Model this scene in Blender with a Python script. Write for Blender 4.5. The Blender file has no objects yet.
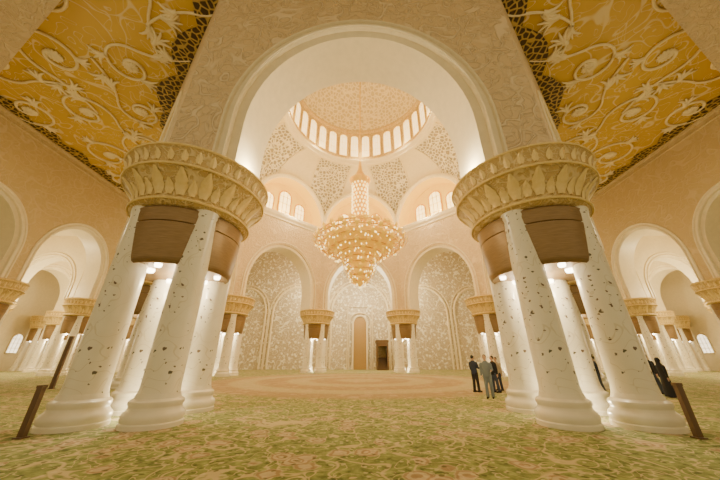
import bpy, math, random
from math import sin, cos, pi, radians, sqrt
from mathutils import Vector
random.seed(4)
COL = bpy.context.scene.collection

# ------------------------------------------------------------------ materials
class M:
    def __init__(s, name, rough=0.6, metal=0.0):
        s.m = bpy.data.materials.new(name); s.m.use_nodes = True
        s.nt = s.m.node_tree; s.b = s.nt.nodes['Principled BSDF']
        s.b.inputs['Roughness'].default_value = rough
        s.b.inputs['Metallic'].default_value = metal
    def n(s, t, out=0, ins=None, **props):
        nd = s.nt.nodes.new(t)
        for k, v in props.items(): setattr(nd, k, v)
        for k, v in (ins or {}).items(): s.put(nd.inputs[k], v)
        return nd.outputs[out]
    def put(s, inp, v):
        if isinstance(v, bpy.types.NodeSocket): s.nt.links.new(v, inp)
        else: inp.default_value = v
    def math(s, op, a, b=0.0, c=0.0):
        return s.n('ShaderNodeMath', ins={0: a, 1: b, 2: c}, operation=op)
    def co(s, scale=(1, 1, 1), loc=(0, 0, 0)):
        tc = s.n('ShaderNodeTexCoord', 3)
        return s.n('ShaderNodeMapping', ins={'Vector': tc, 'Scale': scale, 'Location': loc})
    def noise(s, co, scale, detail=2.0, rough=0.5, out=0, dist=0.0):
        return s.n('ShaderNodeTexNoise', out, {'Vector': co, 'Scale': scale, 'Detail': detail, 'Roughness': rough, 'Distortion': dist})
    def vor(s, co, scale, feature='F1', out=0, rnd=1.0):
        return s.n('ShaderNodeTexVoronoi', out, {'Vector': co, 'Scale': scale, 'Randomness': rnd}, feature=feature)
    def ramp(s, f, a, b):
        return s.n('ShaderNodeMapRange', ins={0: f, 1: a, 2: b, 3: 0.0, 4: 1.0})
    def mix(s, f, a, b):
        nd = s.nt.nodes.new('ShaderNodeMix'); nd.data_type = 'RGBA'
        s.put(nd.inputs[0], f); s.put(nd.inputs[6], a); s.put(nd.inputs[7], b)
        return nd.outputs[2]
    def color(s, v): s.put(s.b.inputs['Base Color'], v)
    def bump(s, h, strength=0.5, dist=0.05):
        s.put(s.b.inputs['Normal'], s.n('ShaderNodeBump', ins={'Strength': strength, 'Distance': dist, 'Height': h}))
    def emit(s, c, e):
        s.put(s.b.inputs['Emission Color'], c); s.put(s.b.inputs['Emission Strength'], e)
    def vines(s, co, scale, w):
        nz = s.noise(co, scale, 0.0, dist=1.2)
        d = s.math('ABSOLUTE', s.math('SUBTRACT', nz, 0.5))
        a = s.ramp(d, w, w*0.4)
        nz2 = s.noise(co, scale*1.7, 0.0, dist=2.0)
        d2 = s.math('ABSOLUTE', s.math('SUBTRACT', nz2, 0.45))
        return s.math('MAXIMUM', a, s.ramp(d2, w*0.8, w*0.3))
def C(r, g, b): return (r, g, b, 1.0)

def plain(name, c, rough=0.6, metal=0.0, emit=None):
    m = M(name, rough, metal); co = m.co()
    nz = m.noise(co, 3.0, 3.0)
    m.color(m.mix(nz, C(*[x*0.88 for x in c]), C(*[min(1, x*1.08) for x in c])))
    if emit: m.emit(C(*emit[0]), emit[1])
    return m.m

def mat_plaster(name, c, c2, scale=0.9, w=0.05, bs=0.7, k=.8):
    m = M(name, 0.65); co = m.co()
    v = m.vines(co, scale, w)
    vo = m.vor(co, scale*2.2, 'SMOOTH_F1')
    pet = m.ramp(m.math('SINE', m.math('MULTIPLY', vo, 22.0)), 0.3, 0.9)
    h = m.math('MAXIMUM', v, m.math('MULTIPLY', pet, 0.45))
    m.color(m.mix(m.math('MULTIPLY', h, k), C(*c), C(*c2)))
    m.bump(h, bs, 0.06)
    return m.m

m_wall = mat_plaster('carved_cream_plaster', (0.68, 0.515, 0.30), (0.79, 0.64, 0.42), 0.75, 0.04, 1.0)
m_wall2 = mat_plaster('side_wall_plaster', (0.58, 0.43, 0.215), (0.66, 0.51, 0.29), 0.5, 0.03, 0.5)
m_soft = plain('smooth_cream_plaster', (0.84, 0.73, 0.50), 0.42)
def mat_column():
    m = M('inlaid_white_marble', 0.28); co = m.co()
    nz = m.noise(co, 9.0, 2.0, out=1)
    w = m.n('ShaderNodeVectorMath', 0, {0: co, 1: m.n('ShaderNodeVectorMath', 0, {0: nz, 1: (0.16, 0.16, 0.16)}, operation='MULTIPLY')}, operation='ADD')
    v = m.vor(w, 4.2); cell = m.vor(w, 4.2, out=1)
    sep = m.n('ShaderNodeSeparateColor', 0, {0: cell})
    spot = m.math('MULTIPLY', m.ramp(v, 0.18, 0.155), m.math('GREATER_THAN', sep, 0.4))
    v5 = m.vor(w, 8.5); cell5 = m.vor(w, 8.5, out=1)
    sp2 = m.math('MULTIPLY', m.ramp(v5, 0.20, 0.17), m.math('GREATER_THAN', m.n('ShaderNodeSeparateColor', 1, {0: cell5}), 0.84))
    v2 = m.ramp(m.math('ABSOLUTE', m.math('SUBTRACT', m.noise(co, 1.6, 0.0, dist=1.0), 0.5)), 0.012, 0.006)
    base = m.mix(m.noise(co, 2.0, 4.0), C(0.79, 0.71, 0.54), C(0.88, 0.82, 0.66))
    c = m.mix(m.math('MULTIPLY', v2, 0.3), base, C(0.45, 0.35, 0.15))
    inl = m.mix(m.n('ShaderNodeSeparateColor', 2, {0: cell}), C(0.11, 0.045, 0.022), C(0.055, 0.055, 0.022))
    m.color(m.mix(m.math('MULTIPLY', m.math('MAXIMUM', spot, sp2), 0.94), c, inl))
    return m.m
m_marble = mat_column()
m_base = plain('polished_white_marble', (0.85, 0.77, 0.60), 0.25)
m_bronze = M('brushed_bronze', 0.42, 0.5)
_c = m_bronze.co((1, 1, 14)); m_bronze.color(m_bronze.mix(m_bronze.noise(_c, 3.0, 3.0), C(0.18, 0.11, 0.045), C(0.35, 0.23, 0.11)))
m_bronze = m_bronze.m
def mat_gold(name, c=(0.83, 0.55, 0.18), rough=0.35, metal=0.7):
    m = M(name, rough, metal); co = m.co(); nz = m.noise(co, 8.0, 3.0)
    m.color(m.mix(nz, C(c[0]*.8, c[1]*.75, c[2]*.6), C(*c))); m.bump(nz, 0.2, 0.02); return m.m
m_gold = mat_gold('gold_leaf', (0.90, 0.63, 0.14))
m_palegold = mat_gold('pale_gold_relief', (0.94, 0.74, 0.34), 0.45, 0.1)
def mat_cap():
    m = M('capital_carved_stone', 0.5); co = m.co()
    v = m.vines(co, 2.2, 0.07)
    m.color(m.mix(v, C(0.60, 0.41, 0.15), C(0.78, 0.60, 0.29))); m.bump(v, 0.6, 0.05); return m.m
m_cap = mat_cap()
def mat_goldceil():
    m = M('gold_ceiling_panel', 0.5, 0.0); co = m.co()
    v = m.vines(co, 0.4, 0.024)
    f = m.noise(co, 0.15, 3.0)
    b = m.mix(f, C(0.56, 0.34, 0.025), C(0.74, 0.48, 0.06))
    m.color(m.mix(m.math('MULTIPLY', v, 0.7), b, C(0.86, 0.72, 0.42))); return m.m
m_goldceil = mat_goldceil()
def mat_lattice(name, hole, bar, scale, w0=0.07, w1=0.1, bs=1.0):
    m = M(name, 0.55); co = m.co()
    e = m.vor(co, scale, 'DISTANCE_TO_EDGE', rnd=0.75)
    f = m.ramp(e, w0, w1)
    m.color(m.mix(f, C(*bar), C(*hole))); m.bump(m.math('SUBTRACT', 1.0, f), bs, 0.12); return m.m
m_darklat = mat_lattice('bronze_lattice_screen', (0.06, 0.03, 0.006), (0.55, 0.37, 0.09), 2.2, 0.09, 0.15)
m_pend = mat_lattice('pendentive_openwork', (0.38, 0.33, 0.235), (0.88, 0.80, 0.62), 1.9, 0.08, 0.2)
m_dome = mat_lattice('dome_openwork', (0.62, 0.50, 0.28), (0.84, 0.72, 0.48), 1.6, 0.06, 0.2, .6)
def mat_qibla():
    m = M('qibla_floral_wall', 0.5); co = m.co((1, 1, 1))
    v = m.vines(co, 0.75, 0.035); vo = m.vor(co, 1.3)
    fl = m.ramp(vo, 0.32, 0.24)
    h = m.math('MAXIMUM', v, fl)
    m.color(m.mix(h, C(0.58, 0.48, 0.32), C(0.96, 0.91, 0.76))); m.bump(h, 0.7, 0.08); return m.m
m_qibla = mat_qibla()
def mat_emit(name, c, e):
    m = M(name, 0.4); co = m.co(); nz = m.noise(co, 0.8, 2.0)
    col = m.mix(nz, C(c[0]*.85, c[1]*.8, c[2]*.7), C(*c)); m.color(col); m.emit(col, e); return m.m
m_win = mat_emit('daylit_patterned_glass', (1.0, 0.80, 0.38), 2.6)
m_winaisle = mat_emit('daylit_aisle_glass', (1.0, 0.90, 0.68), 2.6)
m_winwarm = mat_emit('warm_backlit_glass', (1.0, 0.80, 0.34), 3.6)
m_lamp = mat_emit('lamp_glow', (1.0, 0.9, 0.7), 14.0)
m_yel = plain('painted_amber_glow_plaster', (0.86, 0.60, 0.09), 0.6, 0, ((1, .58, .07), .45))  # amber light put into the plaster as yellow colour and faint emission
m_dark = plain('dark_bronze_metal', (0.14, 0.08, 0.04), 0.4, 0.2)
m_wood = plain('carved_wood', (0.16, 0.09, 0.035), 0.5)
m_black = plain('dark_opening', (0.015, 0.012, 0.01), 0.9)
def mat_carpet():
    m = M('hand_knotted_carpet', 0.95); co = m.co()
    nz = m.noise(co, 5.0, 5.0, 0.65)
    g = m.mix(m.ramp(nz, 0.34, 0.66), C(0.095, 0.125, 0.025), C(0.35, 0.385, 0.125))
    v = m.vines(co, 1.1, 0.035)
    g = m.mix(m.math('MULTIPLY', v, 0.85), g, C(0.60, 0.48, 0.26))
    w = m.n('ShaderNodeVectorMath', 0, {0: co, 1: m.n('ShaderNodeVectorMath', 0, {0: m.noise(co, 4.0, 3.0, out=1), 1: (0.22, 0.22, 0.0)}, operation='MULTIPLY')}, operation='ADD')
    vo = m.vor(w, 1.55); cell = m.vor(w, 1.55, out=1)
    sel = m.n('ShaderNodeSeparateColor', 0, {0: cell})
    fl = m.math('MULTIPLY', m.ramp(vo, 0.42, 0.37), m.math('GREATER_THAN', sel, 0.35))
    ring = m.ramp(m.math('SINE', m.math('MULTIPLY', vo, 42.0)), -0.2, 0.6)
    fc = m.mix(ring, C(0.60, 0.46, 0.29), C(0.36, 0.21, 0.12))
    g = m.mix(m.math('MULTIPLY', fl, 0.75), g, fc)
    vs = m.vor(w, 6.0); g = m.mix(m.math('MULTIPLY', m.ramp(vs, 0.28, 0.2), 0.65), g, C(0.62, 0.54, 0.30))
    vd = m.vor(w, 4.6, out=0); g = m.mix(m.math('MULTIPLY', m.ramp(vd, 0.24, 0.16), 0.75), g, C(0.06, 0.07, 0.014))
    c2 = m.n('ShaderNodeVectorMath', 0, {0: co, 1: (0, 26.3, 0)}, operation='SUBTRACT')
    ln = m.n('ShaderNodeVectorMath', 1, {0: c2}, operation='LENGTH')
    band = m.ramp(m.math('SINE', m.math('MULTIPLY', ln, 1.5)), -0.2, 0.5)
    mc = m.mix(band, C(0.44, 0.25, 0.14), C(0.56, 0.43, 0.24))
    mc = m.mix(m.math('MULTIPLY', fl, 0.5), mc, C(0.58, 0.45, 0.25))
    mc = m.mix(m.math('MULTIPLY', v, 0.5), mc, C(0.3, 0.3, 0.12))
    g = m.mix(m.math('MULTIPLY', m.ramp(ln, 12.8, 11.8), 0.65), g, mc)
    m.color(g); m.bump(m.noise(co, 60.0, 2.0), 0.3, 0.01); return m.m
m_carpet = mat_carpet()

# ------------------------------------------------------------------ geometry helpers
class G:
    def __init__(s): s.v = []; s.f = []; s.mi = []
    def add(s, v, f, mi=0):
        o = len(s.v); s.v += [tuple(x) for x in v]
        s.f += [tuple(i+o for i in q) for q in f]; s.mi += [mi]*len(f); return s
    def lathe(s, prof, n=32, c=(0, 0), mi=0, rot=0.0, sx=1, sy=1, cap=True):
        v = []; f = []
        for r, z in prof:
            for i in range(n):
                a = 2*pi*i/n+rot; v.append((c[0]+r*cos(a)*sx, c[1]+r*sin(a)*sy, z))
        for j in range(len(prof)-1):
            for i in range(n):
                k = (i+1) % n; f.append((j*n+i, j*n+k, (j+1)*n+k, (j+1)*n+i))
        if cap:
            f.append(tuple(reversed(range(n)))); f.append(tuple(range((len(prof)-1)*n, len(prof)*n)))
        return s.add(v, f, mi)
    def tube(s, pts, r, n=8, mi=0, cap=True):
        pts = [Vector(p) for p in pts]; N = len(pts)
        rs = r if isinstance(r, (list, tuple)) else [r]*N
        v = []; f = []
        up = Vector((0, 0, 1)); pu = None
        for i, p in enumerate(pts):
            t = (pts[min(i+1, N-1)]-pts[max(i-1, 0)]).normalized()
            if pu is None:
                pu = up if abs(t.z) < 0.9 else Vector((0, 1, 0))
            sd = t.cross(pu).normalized(); u = sd.cross(t).normalized(); pu = u
            for k in range(n):
                a = 2*pi*k/n; v.append(p+sd*rs[i]*cos(a)+u*rs[i]*sin(a))
        for j in range(N-1):
            for i in range(n):
                k = (i+1) % n; f.append((j*n+i, j*n+k, (j+1)*n+k, (j+1)*n+i))
        if cap: f.append(tuple(reversed(range(n)))); f.append(tuple(range((N-1)*n, N*n)))
        return s.add(v, f, mi)
    def box(s, x0, x1, y0, y1, z0, z1, mi=0):
        v = [(x0, y0, z0), (x1, y0, z0), (x1, y1, z0), (x0, y1, z0), (x0, y0, z1), (x1, y0, z1), (x1, y1, z1), (x0, y1, z1)]
        return s.add(v, [(3, 2, 1, 0), (4, 5, 6, 7), (0, 1, 5, 4), (1, 2, 6, 5), (2, 3, 7, 6), (3, 0, 4, 7)], mi)
    def ball(s, c, rx, ry=None, rz=None, n=10, m=7, mi=0):
        ry = ry or rx; rz = rz or rx; v = [(c[0], c[1], c[2]-rz)]; f = []
        for j in range(1, m):
            b = -pi/2+pi*j/m
            for i in range(n):
                a = 2*pi*i/n; v.append((c[0]+rx*cos(b)*cos(a), c[1]+ry*cos(b)*sin(a), c[2]+rz*sin(b)))
        v.append((c[0], c[1], c[2]+rz)); L = len(v)-1
        for i in range(n):
            k = (i+1) % n; f.append((0, 1+k, 1+i)); f.append((L, L-n+i, L-n+k))
            for j in range(m-2): f.append((1+j*n+i, 1+j*n+k, 1+(j+1)*n+k, 1+(j+1)*n+i))
        return s.add(v, f, mi)
    def mesh(s, name, mats, smooth=True):
        me = bpy.data.meshes.new(name); me.from_pydata(s.v, [], s.f)
        for m in (mats if isinstance(mats, (list, tuple)) else [mats]): me.materials.append(m)
        me.polygons.foreach_set('material_index', s.mi)
        me.polygons.foreach_set('use_smooth', [smooth]*len(s.f))
        me.update()
        if smooth:
            try: me.set_sharp_from_angle(angle=radians(40))
            except Exception: pass
        return me
def obj(name, me, parent=None, label=None, cat=None, kind=None, loc=None, group=None):
    o = bpy.data.objects.new(name, me); COL.objects.link(o)
    if parent: o.parent = parent
    if loc: o.location = loc
    if label: o['label'] = label
    if cat: o['category'] = cat
    if kind: o['kind'] = kind
    if group: o['group'] = group
    return o
def struct(name, me, label, cat='wall', **k): return obj(name, me, None, label, cat, 'structure', **k)

CY = 26.3; AO = 18.1; TH = 3.0; AI = AO-TH; T8 = math.tan(pi/8)
ZS = 8.45      # springing / top of capitals
ZC = 23.1      # gilt ceiling level
ZU = 21.5      # upper storey floor

def arch_row(arches, extra, Ln, stilt, N=28):
    out = [(-Ln, ZS)]
    for c, a, rise in arches:
        aa = a+extra
        out.append((c-aa, ZS))
        for i in range(N+1):
            t = pi*i/N; out.append((c-aa*cos(t), ZS+stilt+(rise+extra)*sin(t)))
        out.append((c+aa, ZS))
    out.append((Ln, ZS)); return out
def arch_wall(name, P, arches, Lf, Lb, depth, z1, stilt, mats, label, ex=0.35):
    g = G()
    rows = [(0, ex+0.35, Lf), (-0.0, ex, Lf), (0.22, ex, Lf), (0.3, 0.0, Lf), (depth-0.3, 0.0, Lb), (depth-0.22, ex, Lb), (depth, ex, Lb)]
    R = [[(u, d, z) for u, z in arch_row(arches, e, L, stilt)] for d, e, L in rows]
    n = len(R[0])
    def strip(A, B, mi, flip=False):
        v = [P(*p) for p in A]+[P(*p) for p in B]
        f = [(i, i+1, n+i+1, n+i) for i in range(n-1)]
        if flip: f = [tuple(reversed(q)) for q in f]
        g.add(v, f, mi)
    strip(R[0], [(u, 0, z1) for u, d, z in R[0]], 0)
    for a, b in zip(R[:-1], R[1:]): strip(b, a, 1)
    strip(R[-1], [(u, depth, z1) for u, d, z in R[-1]], 0, True)
    g.add([P(-Lf, 0, z1), P(Lf, 0, z1), P(Lb, depth, z1), P(-Lb, depth, z1)], [(0, 1, 2, 3)])
    for sgn in (-1, 1):
        g.add([P(sgn*Lf, 0, ZS), P(sgn*Lb, depth, ZS), P(sgn*Lb, depth, z1), P(sgn*Lf, 0, z1)], [(0, 1, 2, 3)])
    for c, a, rise in arches:
        for d, e, r in ((-0.02, ex+0.35, 0.09), (-0.02, ex+0.02, 0.07), (depth+0.02, ex+0.3, 0.09)):
            aa = a+e
            pts = [P(c-aa, d, ZS)]+[P(c-aa*cos(pi*i/36), d, ZS+stilt+(rise+e)*sin(pi*i/36)) for i in range(37)]+[P(c+aa, d, ZS)]
            g.tube(pts, r, 6, 1)
    return struct(name, g.mesh(name, mats), label)

names = ['wall_entrance_side', 'wall_entrance_right_diagonal', 'wall_right_side', 'wall_qibla_right_diagonal', 'wall_qibla_side', 'wall_qibla_left_diagonal', 'wall_left_side', 'wall_entrance_left_diagonal']
def oct_frame(k, ap):
    ph = -pi/2+k*pi/4; n = (cos(ph), sin(ph)); t = (-sin(ph), cos(ph)); return ph, n, t
for k in range(8):
    ph, n, t = oct_frame(k, AO)
    def P(u, d, z, n=n, t=t): return (n[0]*(AO-d)+t[0]*u, CY+n[1]*(AO-d)+t[1]*u, z)
    arch_wall(names[k], P, [(0, 4.9, 5.95)], AO*T8, AI*T8, TH, ZU, 2.25, [m_wall, m_soft], 'cream carved plaster wall with tall round arch under the dome')
g = G(); g.lathe([(AO/cos(pi/8), ZU), (AO/cos(pi/8), ZC+.3), ((AO-.3)/cos(pi/8), ZC+.3), ((AO-.3)/cos(pi/8), ZU)], 8, (0, CY), rot=pi/8, cap=False)
struct('trim_1', g.mesh('trim_1', m_wall, False), 'cream plaster frieze between arches and gilt ceiling', 'frieze')
q = 1/cos(pi/8)
g = G(); g.lathe([(AI*q+.02, 20.6), ((AI-.15)*q, 20.7), ((AI-.2)*q, 20.9), ((AI-.45)*q, 21.2), ((AI-.55)*q, 21.5), ((AI-.5)*q, 21.65), (AI*q, 21.7)], 8, (0, CY), rot=pi/8, cap=False)
struct('trim_2', g.mesh('trim_2', m_soft, False), 'octagonal cream cornice above the arches', 'cornice')

# lunettes, barrel recesses, pendentives
RA, RISE, ZR, RD = AI*T8, 7.4, 31.4, 10.0
win_i = 1
def win_mesh(P, hw, z0, z1, N=10):
    g = G()
    zc = z1-hw
    out = [(-hw, z0)]+[(-hw*cos(pi*i/N), zc+hw*sin(pi*i/N)) for i in range(N+1)]+[(hw, z0)]
    g.add([P(u, 0.04, z) for u, z in out], [tuple(range(len(out)))], 0)
    g.tube([P(u, 0.06, z) for u, z in out]+[P(-hw, .06, z0)], hw*0.13, 6, 1)
    for u in (-hw*.33, hw*.33): g.tube([P(u, .06, z0), P(u, .06, zc+hw*.8)], hw*.05, 4, 1)
    for z in (z0+(zc-z0)*.35, z0+(zc-z0)*.7, zc): g.tube([P(-hw, .06, z), P(hw, .06, z)], hw*.05, 4, 1)
    return g
for k in range(8):
    ph, n, t = oct_frame(k, AI)
    g = G(); NS = 32; NJ = 16; v = []; f = []; mi = []
    for j in range(NJ+1):
        qv = j/NJ; wx = 1-cos(qv*pi/2); wz = sin(qv*pi/2)
        for i in range(NS+1):
            s = i/NS; u = -RA*cos(pi*s); z = ZU+RISE*sin(pi*s)
            A = (n[0]*(AI-.05)+t[0]*u, n[1]*(AI-.05)+t[1]*u, z)
            an = ph+(s-.5)*pi/4; B = (RD*cos(an), RD*sin(an), ZR)
            v.append((A[0]+(B[0]-A[0])*wx, CY+A[1]+(B[1]-A[1])*wx, A[2]+(B[2]-A[2])*wz))
    for j in range(NJ):
        for i in range(NS):
            a = j*(NS+1)+i
            edge = min(i, NS-1-i)
            plainq = (edge > 10) or (j < 1) or (j >= NJ-1)
            g.add([v[a], v[a+1], v[a+NS+2], v[a+NS+1]], [(0, 1, 2, 3)], 1 if plainq else 0)
    rim = [(n[0]*(AI-.15)+t[0]*-RA*cos(pi*i/NS), CY+n[1]*(AI-.15)+t[1]*-RA*cos(pi*i/NS), ZU+RISE*sin(pi*i/NS)) for i in range(NS+1)]
    g.tube(rim, 0.38, 8, 1)
    for ss in (11, 21):
        g.tube([v[j*(NS+1)+ss] for j in range(NJ+1)], .16, 6, 1)
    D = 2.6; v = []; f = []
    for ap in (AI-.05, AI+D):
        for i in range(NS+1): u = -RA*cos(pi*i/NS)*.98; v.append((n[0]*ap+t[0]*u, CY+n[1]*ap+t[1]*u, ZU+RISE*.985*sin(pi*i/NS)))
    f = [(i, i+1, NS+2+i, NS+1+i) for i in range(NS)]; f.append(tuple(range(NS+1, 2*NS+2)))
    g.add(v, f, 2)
    struct('trim_%d' % (3+k), g.mesh('pendentive', [m_pend, m_soft, m_yel]), 'openwork carved pendentive vault with lunette coloured to glow amber', 'vault')
    if k in (2, 3, 4, 5, 6):
        for u0, hw, z1 in ((-2.9, .95, 26.2), (0, 1.1, 27.6), (2.9, .95, 26.2)):
            def P(u, d, z, n=n, t=t): return (n[0]*(AI+D-d-.05)+t[0]*(u+u0), CY+n[1]*(AI+D-d-.05)+t[1]*(u+u0), z)
            struct('window_%d' % win_i, win_mesh(P, hw, 22.3, z1).mesh('window', [m_winwarm, m_gold]), 'tall backlit arched window with gilt tracery', 'window'); win_i += 1

# dome ring, drum, shell
g = G()
g.lathe([(RD+.3, ZR-.25), (RD-.1, ZR-.2), (RD-.15, ZR), (RD-.5, ZR+.25), (RD-.55, ZR+.5), (RD-.3, ZR+.6), (RD-.3, ZR+.9)], 96, (0, CY), cap=False)
struct('trim_11', g.mesh('dome_ring', m_soft), 'round cream moulded cornice at the foot of the dome', 'cornice')
g = G()
R2 = RD-.35
g.lathe([(R2, ZR+.6), (R2, 37.6), (R2-.35, 37.8), (R2-.3, 38.2)], 96, (0, CY), cap=False)
struct('wall_dome_drum', g.mesh('drum', m_cap), 'cylindrical gilt carved drum pierced by arched windows')
g = G()
g.lathe([(max(.02, (R2-.2)*cos(a)), 38.2+7.6*sin(a)) for a in [pi/2*i/20 for i in range(21)]], 96, (0, CY), cap=False)
struct('ceiling_dome', g.mesh('dome', m_dome), 'cream openwork dome interior', 'dome')
NW = 32
for i in range(NW):
    a0 = -pi/2+2*pi*(i+.5)/NW
    def P(u, d, z, a0=a0): a = a0+u/R2; r = R2-.03-d; return (r*cos(a), CY+r*sin(a), z)
    struct('window_%d' % win_i, win_mesh(P, .66, 32.5, 37.0).mesh('drum_window', [m_win, m_palegold]), 'glowing arched window in the dome drum', 'window'); win_i += 1

# side arcade walls
side_c = [29.75, 39.25, 48.75, 20.25, 10.75, 1.25]
for sx, nm in ((-1, 'wall_left_arcade'), (1, 'wall_right_arcade')):
    def P(u, d, z, sx=sx): return (sx*(33+d), 25+u, z)
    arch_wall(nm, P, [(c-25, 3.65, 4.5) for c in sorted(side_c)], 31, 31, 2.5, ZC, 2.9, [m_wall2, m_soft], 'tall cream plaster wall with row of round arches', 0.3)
    def P(u, d, z, sx=sx): return (sx*(45.3+d), 25+u, z)
    arch_wall(nm.replace('arcade', 'aisle_arcade'), P, [(c-25, 3.6, 3.9) for c in sorted(side_c)], 31, 31, 2.4, 17, 1.6, [m_soft, m_soft], 'cream plaster aisle arcade with round arches', 0.3)
    for j, yy in enumerate((25, 34.5, 44)):
        def P(u, d, z, sx=sx, yy=yy): return (sx*(40.4+u), yy-.9+d, z)
        arch_wall(nm.replace('arcade', 'aisle_cross_arch')+('_%s' % 'abc'[j]), P, [(0, 3.6, 3.9)], 4.9, 4.9, 1.8, 17, 1.6, [m_soft, m_soft], 'cream transverse round arch across the aisle', 0.3)
    g = G()
    for zz, rr in ((ZC-.25, .22), (ZC-.9, .1)):
        g.tube([(sx*33.0, -6, zz), (sx*33.0, 10, zz), (sx*33.0, 30, zz), (sx*33.0, 55, zz)], rr, 8)
    struct('trim_%d' % (19 if sx < 0 else 20), g.mesh('cornice', m_wall2), 'moulded cream cornice along the top of the arcade wall', 'cornice')
g = G().add([(-58, -8, 0), (58, -8, 0), (58, 56, 0), (-58, 56, 0)], [(0, 1, 2, 3)])
struct('floor', g.mesh('floor', m_carpet, False), 'sage green carpet with floral medallions', 'carpet')
g = G(); R = AO*q-.1
oc = [(R*cos(pi/8+i*pi/4), CY+R*sin(pi/8+i*pi/4)) for i in range(8)]
rc = [(33, CY+8), (8, 56), (-8, 56), (-33, CY+8), (-33, CY-8), (-8, -6), (8, -6), (33, CY-8)]
v = [(x, y, ZC) for x, y in oc+rc]+[(33, 56, ZC), (-33, 56, ZC), (-33, -6, ZC), (33, -6, ZC)]
f = [(i, (i+1) % 8, 8+(i+1) % 8, 8+i) for i in range(8)]+[(8, 16, 9), (10, 17, 11), (12, 18, 13), (14, 19, 15)]
g.add(v, f)
struct('ceiling', g.mesh('ceiling', m_goldceil, False), 'gilt ceiling with cream scrollwork', 'ceiling')
for sx in (-1, 1):
    g = G().add([(sx*35.5, -6, 17), (sx*58, -6, 17), (sx*58, 56, 17), (sx*35.5, 56, 17)], [(0, 1, 2, 3)])
    struct('ceiling_aisle', g.mesh('aisle_ceiling', m_soft, False), 'plain cream aisle ceiling', 'ceiling')
    g = G().box(min(sx*57, sx*58), max(sx*57, sx*58), -6, 56, 0, 17)
    struct('wall_outer_left' if sx < 0 else 'wall_outer_right', g.mesh('wall_outer', m_soft, False), 'cream outer aisle wall with arched windows')
    for yy in (30, 36, 42, 48, 53):
        def P(u, d, z, sx=sx, yy=yy): return (sx*(56.98-d), yy+u, z)
        struct('window_%d' % win_i, win_mesh(P, .8, 2.6, 5.6).mesh('aisle_window', [m_winaisle, m_soft]), 'bright arched aisle window', 'window'); win_i += 1
    for xx in (39.5, 45, 50.5):
        def P(u, d, z, sx=sx, xx=xx): return (sx*xx+u, 54.98-d, z)
        struct('window_%d' % win_i, win_mesh(P, 1.0, 3.6, 7.0).mesh('aisle_window', [m_winaisle, m_soft]), 'bright arched aisle window', 'window'); win_i += 1
g = G().box(-58, 58, 55, 56, 0, ZC+.2)
struct('wall_far', g.mesh('wall_far', m_qibla, False), 'qibla wall of cream marble with carved floral relief')
g = G()
for xc, a, zs in ((0, 5.6, 10.0), (-12.6, 4.6, 10.0), (12.6, 4.6, 10.0), (-23, 4.4, 10.0), (23, 4.4, 10.0)):
    for e, r in ((0, .22), (.6, .14)):
        aa = a+e
        g.tube([(xc-aa, 54.9, 0)]+[(xc-aa*cos(pi*i/30), 54.9, zs+(aa+.6)*sin(pi*i/30)) for i in range(31)]+[(xc+aa, 54.9, 0)], r, 8)
struct('trim_12', g.mesh('trim_12', m_soft), 'raised cream arch mouldings on the qibla wall', 'moulding')

m_scroll = plain('cream_scroll_relief', (0.90, 0.76, 0.46), 0.5)
for sx in (-1, 1):
    g = G()
    pl = [(-13, 6.7), (-33, 16.6), (-33, -6), (-13, -6)]
    v = [(sx*-x, y, z) for z in (22.3, ZC+.1) for x, y in pl]
    g.add(v, [(0, 1, 2, 3), (4, 5, 6, 7), (0, 1, 5, 4), (1, 2, 6, 5), (2, 3, 7, 6), (3, 0, 4, 7)])
    struct('trim_%d' % (13 if sx < 0 else 14), g.mesh('beam', m_wall, False), 'deep cream carved ceiling beam', 'beam')
    g = G()
    def band(p0, p1, nrm, w, amp, nn, z):
        v = []; f = []
        for i in range(nn*6+1):
            s = i/(nn*6); x = p0[0]+(p1[0]-p0[0])*s; y = p0[1]+(p1[1]-p0[1])*s
            ww = w+amp*abs(sin(pi*s*nn))
            v += [(x, y, z), (x+nrm[0]*ww, y+nrm[1]*ww, z), (x, y, z-.12), (x+nrm[0]*ww, y+nrm[1]*ww, z-.12)]
        for i in range(nn*6):
            a = i*4; f += [(a+2, a+3, a+7, a+6), (a+1, a+5, a+7, a+3)]
        g.add([(sx*-p[0], p[1], p[2]) for p in v], f)
    d = sqrt(.5)
    band((-7.5, 8.2), (-18.1, 18.8), (-d, -d), .45, 1.0, 3, ZC-.05)
    band((-18.1, 18.8), (-18.1, 33.8), (-1, 0), .7, 1.2, 4, ZC-.05)
    band((-33, 10), (-33, 55), (1, 0), .7, .8, 14, ZC-.05)
    struct('trim_%d' % (15 if sx < 0 else 16), g.mesh('lattice', m_darklat, False), 'scalloped bronze lattice border of the ceiling', 'lattice')

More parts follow.
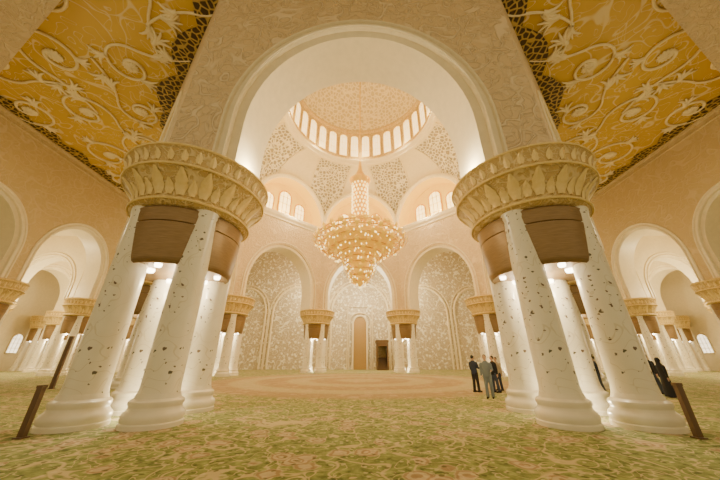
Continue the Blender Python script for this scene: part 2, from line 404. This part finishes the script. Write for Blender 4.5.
def scrolls(sx, idx):
    cu = bpy.data.curves.new('scrollwork', 'CURVE'); cu.dimensions = '3D'; cu.bevel_depth = 0.135; cu.bevel_resolution = 1
    cu.materials.append(m_scroll)
    def spl(pts, r0=1.0, r1=.35):
        s = cu.splines.new('POLY'); s.points.add(len(pts)-1)
        for i, p in enumerate(pts):
            s.points[i].co = (sx*-p[0], p[1], ZC-.10, 1); s.points[i].radius = r0+(r1-r0)*i/(len(pts)-1)
    def spiral(cx, cy, r, a0, turns, dr):
        pts = []; N = 44
        for i in range(N+1):
            s = i/N; rr = r*(1-.88*s); a = a0+dr*turns*2*pi*s
            pts.append((cx+rr*cos(a), cy+rr*sin(a)))
        return pts
    def leaf(x, y, a, L):
        for w in (-.5, -.17, .17, .5):
            spl([(x+L*s*cos(a+w*s*1.4), y+L*s*sin(a+w*s*1.4)) for s in (0, .3, .6, .85, 1)], 1.4, .3)
    rnd = random.Random(9)
    for iy in range(9):
        for ix in range(5):
            x = -31+ix*5.2+(iy % 2)*2.3; y = 9+iy*5.0+rnd.uniform(-.6, .6)
            if abs(x) < 19.6 and (-(x)*d+(CY-y)*d) < AO+1.6 and (CY-y) < AO: continue
            if x < -31.5: continue
            a0 = rnd.uniform(0, 2*pi); dr = rnd.choice((-1, 1)); r = rnd.uniform(1.7, 2.5)
            p = spiral(x, y, r, a0, 1.35, dr)
            tx, ty = sin(a0)*dr, -cos(a0)*dr
            lead = []
            for i in range(10):
                s = (10-i)/10; lead.append((p[0][0]+tx*3.8*s+cos(a0)*1.6*s*s, p[0][1]+ty*3.8*s+sin(a0)*1.6*s*s))
            spl(lead+p, .7, 1.0)
            for i in (8, 20):
                a = a0+dr*1.35*2*pi*i/44; leaf(p[i][0], p[i][1], a+dr*.6, rnd.uniform(.8, 1.3))
            for kk in range(5): leaf(x, y, a0+kk*2*pi/5, .55)
            leaf(lead[3][0], lead[3][1], a0+1.2*dr, 1.3)
            leaf(lead[6][0], lead[6][1], a0+1.2*dr+2.4, 1.1)
    obj('trim_%d' % idx, cu, None, 'cream scrolling vine relief on the gilt ceiling', 'scrollwork', 'structure')
scrolls(-1, 17); scrolls(1, 18)

# ------------------------------------------------------------------ column clusters
capprof = [(1.75, 6.35), (1.98, 6.42), (2.06, 6.52), (2.0, 6.62), (1.94, 6.7), (2.02, 6.95), (2.18, 7.2), (2.33, 7.4), (2.42, 7.52), (2.50, 7.56), (2.52, 7.64), (2.43, 7.70), (2.47, 7.95), (2.54, 8.2), (2.60, 8.26), (2.60, 8.38), (2.48, 8.45), (.5, 8.45)]
def prof_r(z):
    for (r0, z0), (r1, z1) in zip(capprof[:-1], capprof[1:]):
        if z0 <= z <= z1 and z1 > z0: return r0+(r1-r0)*(z-z0)/(z1-z0)
    return 2.5
me_shaft = G().lathe([(.53, .70), (.51, .80), (.49, .95), (.485, 2.5), (.465, 4.5), (.445, 6.1), (.48, 6.25), (.48, 6.4)], 32).mesh('column', m_marble)
me_cbase = G().lathe([(.75, 0), (.75, .10), (.72, .13), (.74, .2), (.74, .28), (.71, .34), (.66, .38), (.63, .44), (.63, .48), (.66, .53), (.65, .6), (.60, .64), (.56, .66), (.54, .72), (.52, .78)], 36).mesh('column_base', m_base)
me_collar = G().lathe([(.3, 4.45), (1.58, 4.45), (1.64, 4.40), (1.70, 4.45), (1.74, 4.6), (1.80, 5.2), (1.84, 5.7), (1.84, 5.78), (1.80, 5.8), (1.84, 5.83), (1.86, 6.2), (1.89, 6.28), (1.84, 6.35), (.3, 6.35)], 48).mesh('bronze_collar', m_bronze)
me_cap = G().lathe(capprof, 64).mesh('capital', m_cap)
g = G()
def leafring(g, n, z0, z1, hwid, off):
    for i in range(n):
        a0 = 2*pi*(i+off)/n; v = []; f = []
        NJ, NK = 8, 4
        for j in range(NJ+1):
            s = j/NJ; z = z0+(z1-z0)*s
            w = hwid*(sin(pi*min(1, s*.85+.12))**.7)*(1-.25*abs(sin(s*pi*3)))
            for k in range(NK+1):
                kk = (k/NK-.5)*2; r = prof_r(z)+.02+.05*(1-abs(kk))+.05*s**4
                a = a0+kk*w/r; v.append((r*cos(a), r*sin(a), z))
        for j in range(NJ):
            for k in range(NK): b = j*(NK+1)+k; f.append((b, b+1, b+NK+2, b+NK+1))
        g.add(v, f)
leafring(g, 18, 6.72, 7.5, .24, 0); leafring(g, 18, 6.72, 7.2, .17, .5); leafring(g, 36, 7.76, 8.14, .13, 0)
for zz, rr in ((6.52, 2.07), (7.6, 2.52), (8.32, 2.61)):
    g.tube([(rr*cos(2*pi*i/64), rr*sin(2*pi*i/64), zz) for i in range(65)], .045, 6)
me_leaf = g.mesh('gold_leaf_relief', m_palegold)
g = G()
for a in range(4):
    aa = pi/4+a*pi/2; g.lathe([(.13, 4.34), (.15, 4.40), (.15, 4.46)], 12, (.85*cos(aa), 1.0*sin(aa)))
for a in range(4):
    aa = a*pi/2; g.lathe([(.09, 4.34), (.11, 4.40), (.11, 4.46)], 12, (1.35*cos(aa), 1.35*sin(aa)))
me_dl = g.mesh('downlight', m_lamp)
DX, DY = .95, 1.15
def cluster(x, y, s=1.0, group='clustered columns', rot=0, label='cluster of four inlaid white marble columns with bronze collar and gilt capital'):
    e = obj('clustered_column', None, None, label, 'column', loc=(x, y, 0), group=group)
    e.scale = (s, s, 1); e.rotation_euler = (0, 0, radians(rot))
    for sx in (-1, 1):
        for sy in (-1, 1):
            c = obj('column', me_shaft, e, loc=(sx*DX, sy*DY, 0))
            obj('column_base', me_cbase, c)
    obj('bronze_collar', me_collar, e); obj('capital', me_cap, e); obj('gold_leaf_relief', me_leaf, e); obj('downlight', me_dl, e)
    return e
LK = 0.64
def light(name, kind, loc, energy, color=(1, .80, .44), size=.05, rot=None, spot=None, blend=.6):
    l = bpy.data.lights.new(name, kind); l.energy = energy*LK; l.color = color
    if kind in ('POINT', 'SPOT'): l.shadow_soft_size = size
    if spot: l.spot_size = radians(spot); l.spot_blend = blend
    if kind == 'AREA': l.size = size
    o = bpy.data.objects.new(name, l); COL.objects.link(o); o.location = loc
    if rot: o.rotation_euler = rot
    return o
WL = (1, .86, .58)
Rm = 16.6*q
for i in range(8):
    a = pi/8+i*pi/4; x, y = (Rm*cos(a), CY+Rm*sin(a))
    near = y < 12; rot = 0
    if abs(x) < 8:
        x = math.copysign(6.68 if near else 6.6, x)
        if near: rot = 7 if x < 0 else -7
    else:
        x = math.copysign(15.5, x)
        if y < CY: y += .8
    cluster(x, y, 1.0, 'columns around the dome', rot)
    light('collar_light', 'POINT', (x, y, 4.1), 340, WL, .08)
    light('base_light', 'POINT', (x, y, .35), 160, WL, .08)
for sx in (-1, 1):
    for y in (25, 34.5, 44, 53): 
        cluster(sx*34.25, y, .82, 'side arcade columns'); light('collar_light', 'POINT', (sx*34.25, y, 4.1), 550, WL, .08)
    for y in (25, 34.5, 44, 53): 
        cluster(sx*46.5, y, .82, 'outer aisle columns'); light('collar_light', 'POINT', (sx*46.5, y, 4.1), 550, WL, .08)
    for y in (39.2, 48.5): cluster(sx*54.2, y, .7, 'outer wall columns')

# ------------------------------------------------------------------ chandelier
ch = obj('chandelier', None, None, 'huge gilded crystal chandelier hanging from the dome', 'chandelier', loc=(0, CY, 0))
m_cry = mat_gold('golden_crystal', (0.94, 0.62, 0.09), 0.3, 0.45)
m_cry.node_tree.nodes['Principled BSDF'].inputs['Emission Color'].default_value = (1, .56, .04, 1)
m_cry.node_tree.nodes['Principled BSDF'].inputs['Emission Strength'].default_value = .38
m_cry2 = mat_emit('bright_crystal', (1.0, 0.76, 0.26), 4.0)
obj('suspension_rod', G().lathe([(.07, 23.5), (.07, 30), (.07, 38), (.07, 45.7)], 8).mesh('rod', m_gold), ch)
g = G(); prof = [(.2, 14.2), (1.2, 14.4), (.95, 14.9), (.82, 15.3), (.82, 20.0), (1.05, 20.3), (1.25, 20.8), (1.0, 21.0), (.6, 21.5), (.3, 22.2), (.12, 23.5)]
g.lathe(prof, 32); obj('central_drum', g.mesh('drum', m_gold), ch)
g = G()
for j in range(11):
    z = 14.9+j*.52
    for i in range(14):
        a = 2*pi*(i+.5*(j % 2))/14; g.ball((.90*cos(a), .90*sin(a), z), .08, .08, .15, 6, 4)
obj('drum_crystals', g.mesh('dc', m_cry2), ch, kind='stuff')
tiers = [(2.4, 14.35), (3.6, 14.0), (4.4, 13.45), (4.6, 12.9), (4.1, 12.35), (3.2, 11.9), (2.3, 11.5), (1.6, 11.0), (1.5, 10.4), (1.3, 9.8), (1.0, 9.2), (.6, 8.7)]
for ti, (r, z) in enumerate(tiers):
    g = G()
    g.tube([(r*cos(2*pi*i/48), r*sin(2*pi*i/48), z) for i in range(49)], .07, 6)
    n = max(8, int(r*6)); g2 = G()
    for i in range(n):
        a = 2*pi*i/n
        g.tube([(r*cos(a)*s, r*sin(a)*s, z+.2*(1-s)+.15*sin(s*pi)) for s in (.35, .55, .75, .9, 1)], .04, 4)
        v = []; f = []
        for j in range(6):
            s = j/5; rr = r+.02+.3*sin(s*2.2); zz = z-.25+.6*s; w = .22*sin(pi*(s*.85+.12))
            for kx in (-1, 0, 1): v.append((rr*cos(a)-kx*w*sin(a)+(.06*cos(a) if kx == 0 else 0), rr*sin(a)+kx*w*cos(a), zz))
        for j in range(5): f += [(j*3, j*3+1, j*3+4, j*3+3), (j*3+1, j*3+2, j*3+5, j*3+4)]
        g2.add(v, f)
    t = obj('chandelier_tier', g.mesh('tier', m_gold), ch)
    obj('gilded_petals', g2.mesh('petals', m_cry), t, kind='stuff')
g = G(); rnd = random.Random(3)
for r, z in tiers:
    n = int(r*9)+4
    for i in range(n):
        a = rnd.uniform(0, 2*pi); rr = r*rnd.uniform(.9, 1.04); g.ball((rr*cos(a), rr*sin(a), z-.3+rnd.uniform(-.2, .25)), .06, .06, .10, 6, 4)
obj('crystal_drops', g.mesh('crystals', m_cry2), ch, kind='stuff')
obj('chandelier_hub', G().lathe([(.1, 8.2), (.35, 8.5), (.55, 9.2), (.9, 10), (1.0, 11), (2.0, 11.6), (3.4, 12.3), (3.9, 13), (3.0, 13.7), (1.3, 14.3)], 32).mesh('hub', m_cry), ch)

# ------------------------------------------------------------------ mihrab, minbar, posts
e = obj('mihrab', None, None, 'tall arched prayer niche with golden brown interior', 'niche', loc=(0, 54.75, 0))
g = G(); N = 16; prof = [(-1.25, 0)]+[(-1.25*cos(pi*i/N), 7.9+1.6*sin(pi*i/N)) for i in range(N+1)]+[(1.25, 0)]
g.add([(u, 0, z) for u, z in prof], [tuple(range(len(prof)))])
obj('niche_recess', g.mesh('niche', plain('niche_gold_mosaic', (.42, .26, .09), .45)), e)
g = G(); g.tube([(u*1.1, -.1, z) for u, z in prof], .2, 8); g.tube([(u*1.65, -.05, z*1.06) for u, z in prof], .12, 8)
g.tube([(-2.4, -.05, 0), (-2.4, -.05, 11.2), (2.4, -.05, 11.2), (2.4, -.05, 0)], .13, 6)
obj('niche_surround', g.mesh('surround', m_soft), e)
e = obj('minbar', None, None, 'dark wooden pulpit portal with carved frame beside the niche', 'pulpit', loc=(3.9, 51, 0))
g = G(); g.box(-1.0, -.75, -.3, 2.5, 0, 4.6); g.box(.75, 1.0, -.3, 2.5, 0, 4.6); g.box(-1.1, 1.1, -.4, 2.6, 4.4, 4.8); g.box(-.8, .8, -.35, -.2, 3.8, 4.4)
obj('portal_frame', g.mesh('frame', m_wood, False), e)
g = G()
for i in range(8): g.box(-.75, .75, .0+i*.3, .3+i*.3, 0, .25*(i+1))
obj('stair', g.mesh('stair', m_wood, False), e)
obj('carved_back_panel', G().box(-.75, .75, 2.4, 2.5, 0, 4.4).mesh('back', m_cap, False), e)
for x, y, h, w, nm, lb in ((-7.55, 7.32, 1.05, .065, 'floor_stand', 'slim dark bronze post standing beside the columns'), (7.55, 7.32, 1.1, .065, 'floor_stand', 'slim dark bronze post standing beside the columns'),
                       (-18.6, 18.6, 3.0, .13, 'column_loudspeaker', 'tall narrow dark loudspeaker by the columns')):
    e = obj(nm, None, None, lb, 'post', loc=(x, y, 0))
    g = G(); g.box(-w, w, -.05, .05, .03, h); g.box(-w-.01, w+.01, -.06, .06, h-.06, h); obj('panel', g.mesh('panel', m_dark, False), e)
    obj('foot_plate', G().box(-w-.03, w+.03, -.10, .10, 0, .03).mesh('foot', m_dark, False), e)

# ------------------------------------------------------------------ people
m_skin = plain('skin', (.50, .30, .19), .55); m_hair = plain('black_hair', (.02, .015, .012), .6)
def cloth(name, c): return plain(name, c, .85)
def add_rm(o, vs):
    r = o.modifiers.new('r', 'REMESH'); r.mode = 'VOXEL'; r.voxel_size = vs; r.use_smooth_shade = True
    sm = o.modifiers.new('s', 'SMOOTH'); sm.iterations = 2
def torso(g, rows):
    n = 16; v = []; f = []
    for z, rx, ry, cy in rows:
        for i in range(n): a = 2*pi*i/n; v.append((rx*cos(a), cy+ry*sin(a), z))
    for j in range(len(rows)-1):
        for i in range(n): k = (i+1) % n; f.append((j*n+i, j*n+k, (j+1)*n+k, (j+1)*n+i))
    f += [tuple(reversed(range(n))), tuple(range((len(rows)-1)*n, len(rows)*n))]; g.add(v, f)
def person(x, y, rot, label, top, bottom, robe=False, stride=.0, armL=(.0, .0), armR=(.0, .0), headcov=None, h=1.0):
    e = obj('person', None, None, label, 'person', loc=(x, y, 0)); e.rotation_euler = (0, 0, radians(rot)); e.scale = (h, h, h)
    g = G(); cl = G(); tr = G(); hand = {}
    torso(g, [(.86, .15, .10, 0), (.98, .155, .11, 0), (1.1, .135, .095, 0), (1.28, .165, .11, 0), (1.40, .17, .10, 0), (1.46, .10, .07, 0), (1.50, .055, .055, 0), (1.58, .05, .05, .005)])
    torso(cl, [(.84, .175, .13, 0), (.98, .175, .13, 0), (1.1, .16, .12, 0), (1.28, .185, .13, 0), (1.40, .19, .12, 0), (1.46, .12, .09, 0), (1.50, .07, .07, 0)])
    g.ball((0, .015, 1.645), .075, .095, .115, 14, 10); g.ball((0, .045, 1.59), .05, .06, .045, 10, 6)
    g.tube([(0, .10, 1.66), (0, .125, 1.63), (0, .10, 1.62)], [.01, .017, .012], 6)
    for sx in (-1, 1):
        g.ball((sx*.077, .01, 1.64), .012, .022, .032, 6, 5)
        fy = sx*stride
        L = [(sx*.085, 0, .90), (sx*.095, fy*.5+.02, .50), (sx*.10, fy, .09)]
        g.tube(L, [.085, .055, .038], 10); g.tube([(sx*.10, fy-.06, .05), (sx*.105, fy+.05, .04), (sx*.11, fy+.17, .03)], [.04, .042, .03], 8)
        tr.tube([(sx*.085, 0, .93), (sx*.092, .01+fy*.25, .7), (sx*.095, fy*.5+.02, .50), (sx*.10, fy, .07)], [.105, .088, .075, .07], 12)
        fw, bend = (armL if sx < 0 else armR)
        S = Vector((sx*.19, 0, 1.40)); E = S+Vector((sx*.05, -.02+.28*sin(fw), -.28*cos(fw))); A = fw+bend
        W = E+Vector((-sx*.01, .25*sin(A), -.25*cos(A)))
        g.tube([S, E, W], [.05, .038, .027], 10); cl.tube([S+Vector((-sx*.03, 0, .0)), S+Vector((sx*.01, 0, -.04)), E, W], [.07, .068, .055, .044], 12)
        dn = Vector((0, sin(A), -cos(A))); fr = Vector((0, cos(A), sin(A)))
        g.tube([W, W+dn*.05, W+dn*.09], [.027, .036, .034], 8)
        for i in range(4):
            b = W+dn*.085+fr*(.027-.018*i); ln = (.075, .085, .078, .06)[i]
            g.tube([b, b+dn*ln*.5+Vector((-sx*.006, 0, 0)), b+dn*ln+Vector((-sx*.022, 0, 0))], [.0095, .009, .007], 6)
        b = W+dn*.03+fr*.03; g.tube([b, b+dn*.03+fr*.02, b+dn*.06+fr*.022+Vector((-sx*.01, 0, 0))], [.012, .011, .008], 6)
    b = obj('body', g.mesh('body', m_skin), e); add_rm(b, .011)
    for sx in (-1, 1): obj('eye', G().ball((sx*.03, .098, 1.655), .010, n=6, m=4).mesh('eye', m_black), b)
    obj('mouth', G().ball((0, .103, 1.588), .022, .006, .006, 8, 4).mesh('mouth', cloth('lips', (.35, .12, .09))), b)
    c = obj('robe' if robe else 'jacket', cl.mesh('top', top), e)
    if robe: 
        torso(tr, [(.04, .26, .24, 0), (.5, .22, .19, 0), (.85, .19, .15, 0), (1.0, .165, .125, 0)])
    add_rm(c, .018); t2 = obj('skirt' if robe else 'trousers', tr.mesh('bottom', bottom), e); add_rm(t2, .018)
    g = G()
    if headcov:
        g.ball((0, -.015, 1.665), .10, .105, .125, 14, 9); torso(g, [(1.36, .17, .13, -.01), (1.46, .13, .11, -.01), (1.56, .09, .085, -.03), (1.66, .09, .08, -.035)])
        o = obj('headscarf', g.mesh('scarf', headcov), e)
    else:
        g.ball((0, -.012, 1.675), .083, .098, .10, 14, 9); o = obj('hair', g.mesh('hair', m_hair), e)
    if not robe:
        g = G()
        for sx in (-1, 1): g.tube([(sx*.10, sx*stride-.085, .045), (sx*.102, sx*stride, .05), (sx*.11, sx*stride+.19, .035)], [.042, .05, .035], 10)
        obj('shoes', g.mesh('shoes', m_black), e)
    return e
m_grey = cloth('grey_blue_suit', (.17, .20, .21)); m_navy = cloth('navy_cloth', (.03, .035, .06)); m_blk = cloth('black_cloth', (.015, .015, .018))
m_jean = cloth('dark_denim', (.05, .06, .09)); m_beige = cloth('beige_cloth', (.45, .36, .24))
person(5.95, 14.2, 150, 'man in grey-blue suit standing with one arm bent', m_grey, m_grey, stride=.06, armL=(.2, 1.3), armR=(.1, .3), h=1.04)
person(6.35, 16.8, -60, 'man in dark navy clothes listening beside others', m_navy, m_blk, stride=.05, armL=(.2, .4), armR=(.3, 1.2), h=1.05)
person(7.35, 16.6, 100, 'visitor in black shirt and jeans standing', m_blk, m_jean, stride=.08, armR=(.2, .9), h=1.03)
person(8.0, 17.6, 120, 'visitor in beige shirt with dark trousers', m_beige, m_navy, stride=.04, h=1.0)
person(12.2, 15.6, 60, 'man in dark jacket standing between the columns', m_navy, m_jean, stride=.1, armL=(.2, .6), h=1.03)
person(13.0, 16.8, 200, 'woman in black robe and headscarf', m_blk, m_blk, robe=True, headcov=m_blk, h=.97)
person(15.3, 15.9, -80, 'man in dark clothes walking with arm raised to his chest', m_blk, m_jean, stride=.14, armL=(.3, 1.4), h=1.08)
person(14.5, 14.5, -100, 'woman in long black robe and headscarf', m_blk, m_blk, robe=True, headcov=m_blk, h=.96)

# ------------------------------------------------------------------ lights
W = bpy.data.worlds.new('world'); bpy.context.scene.world = W; W.use_nodes = True
bg = W.node_tree.nodes['Background']; bg.inputs[0].default_value = (1, .80, .45, 1); bg.inputs[1].default_value = .78
for k in range(8):
    ph, n, t = oct_frame(k, AI)
    light('cornice_light', 'POINT', (n[0]*13.6, CY+n[1]*13.6, 22.3), 1000, (1, .84, .54), .1)
    light('lunette_light', 'POINT', (n[0]*(AI+1), CY+n[1]*(AI+1), 21.9), 900, (1, .72, .16), .1)
    light('hall_fill_light', 'POINT', (n[0]*9, CY+n[1]*9, 14.5), 540, (1, .81, .46), .05)  # unseen points added around the chandelier as ambient fill
    light('drum_light', 'POINT', (n[0]*8.6, CY+n[1]*8.6, 32.2), 260, (1, .80, .42), .05)
for sx in (-1, 1):
    light('arch_uplight', 'POINT', (sx*4.5, 9.7, 8.75), 1100, (1, .85, .55), .06)
    for x, y, z, en in ((26, 16, 12, 950), (26, 30, 12, 850), (24, 44, 12, 1100), (14, 8, 13, 450), (10, 50, 14, 3400), (40, 39, 10, 3200), (40, 30, 10, 3200), (52, 35, 8, 2600), (40, 49, 8, 2600)):
        light('bay_fill_light', 'POINT', (sx*x, y, z), en, (1, .80, .45), .05)  # unseen points added in mid-air to brighten bays and aisles
light('qibla_fill_light', 'POINT', (0, 48, 13), 4200, (1, .87, .60), .05)  # unseen point added in front of the qibla wall to brighten it

cam = bpy.data.cameras.new('camera'); co = bpy.data.objects.new('camera', cam); COL.objects.link(co)
cam.lens = 36*272/720; cam.sensor_width = 36; cam.clip_end = 300
co.location = (0, 0, 1.6); co.rotation_euler = (radians(90+23.8), 0, 0)
bpy.context.scene.camera = co
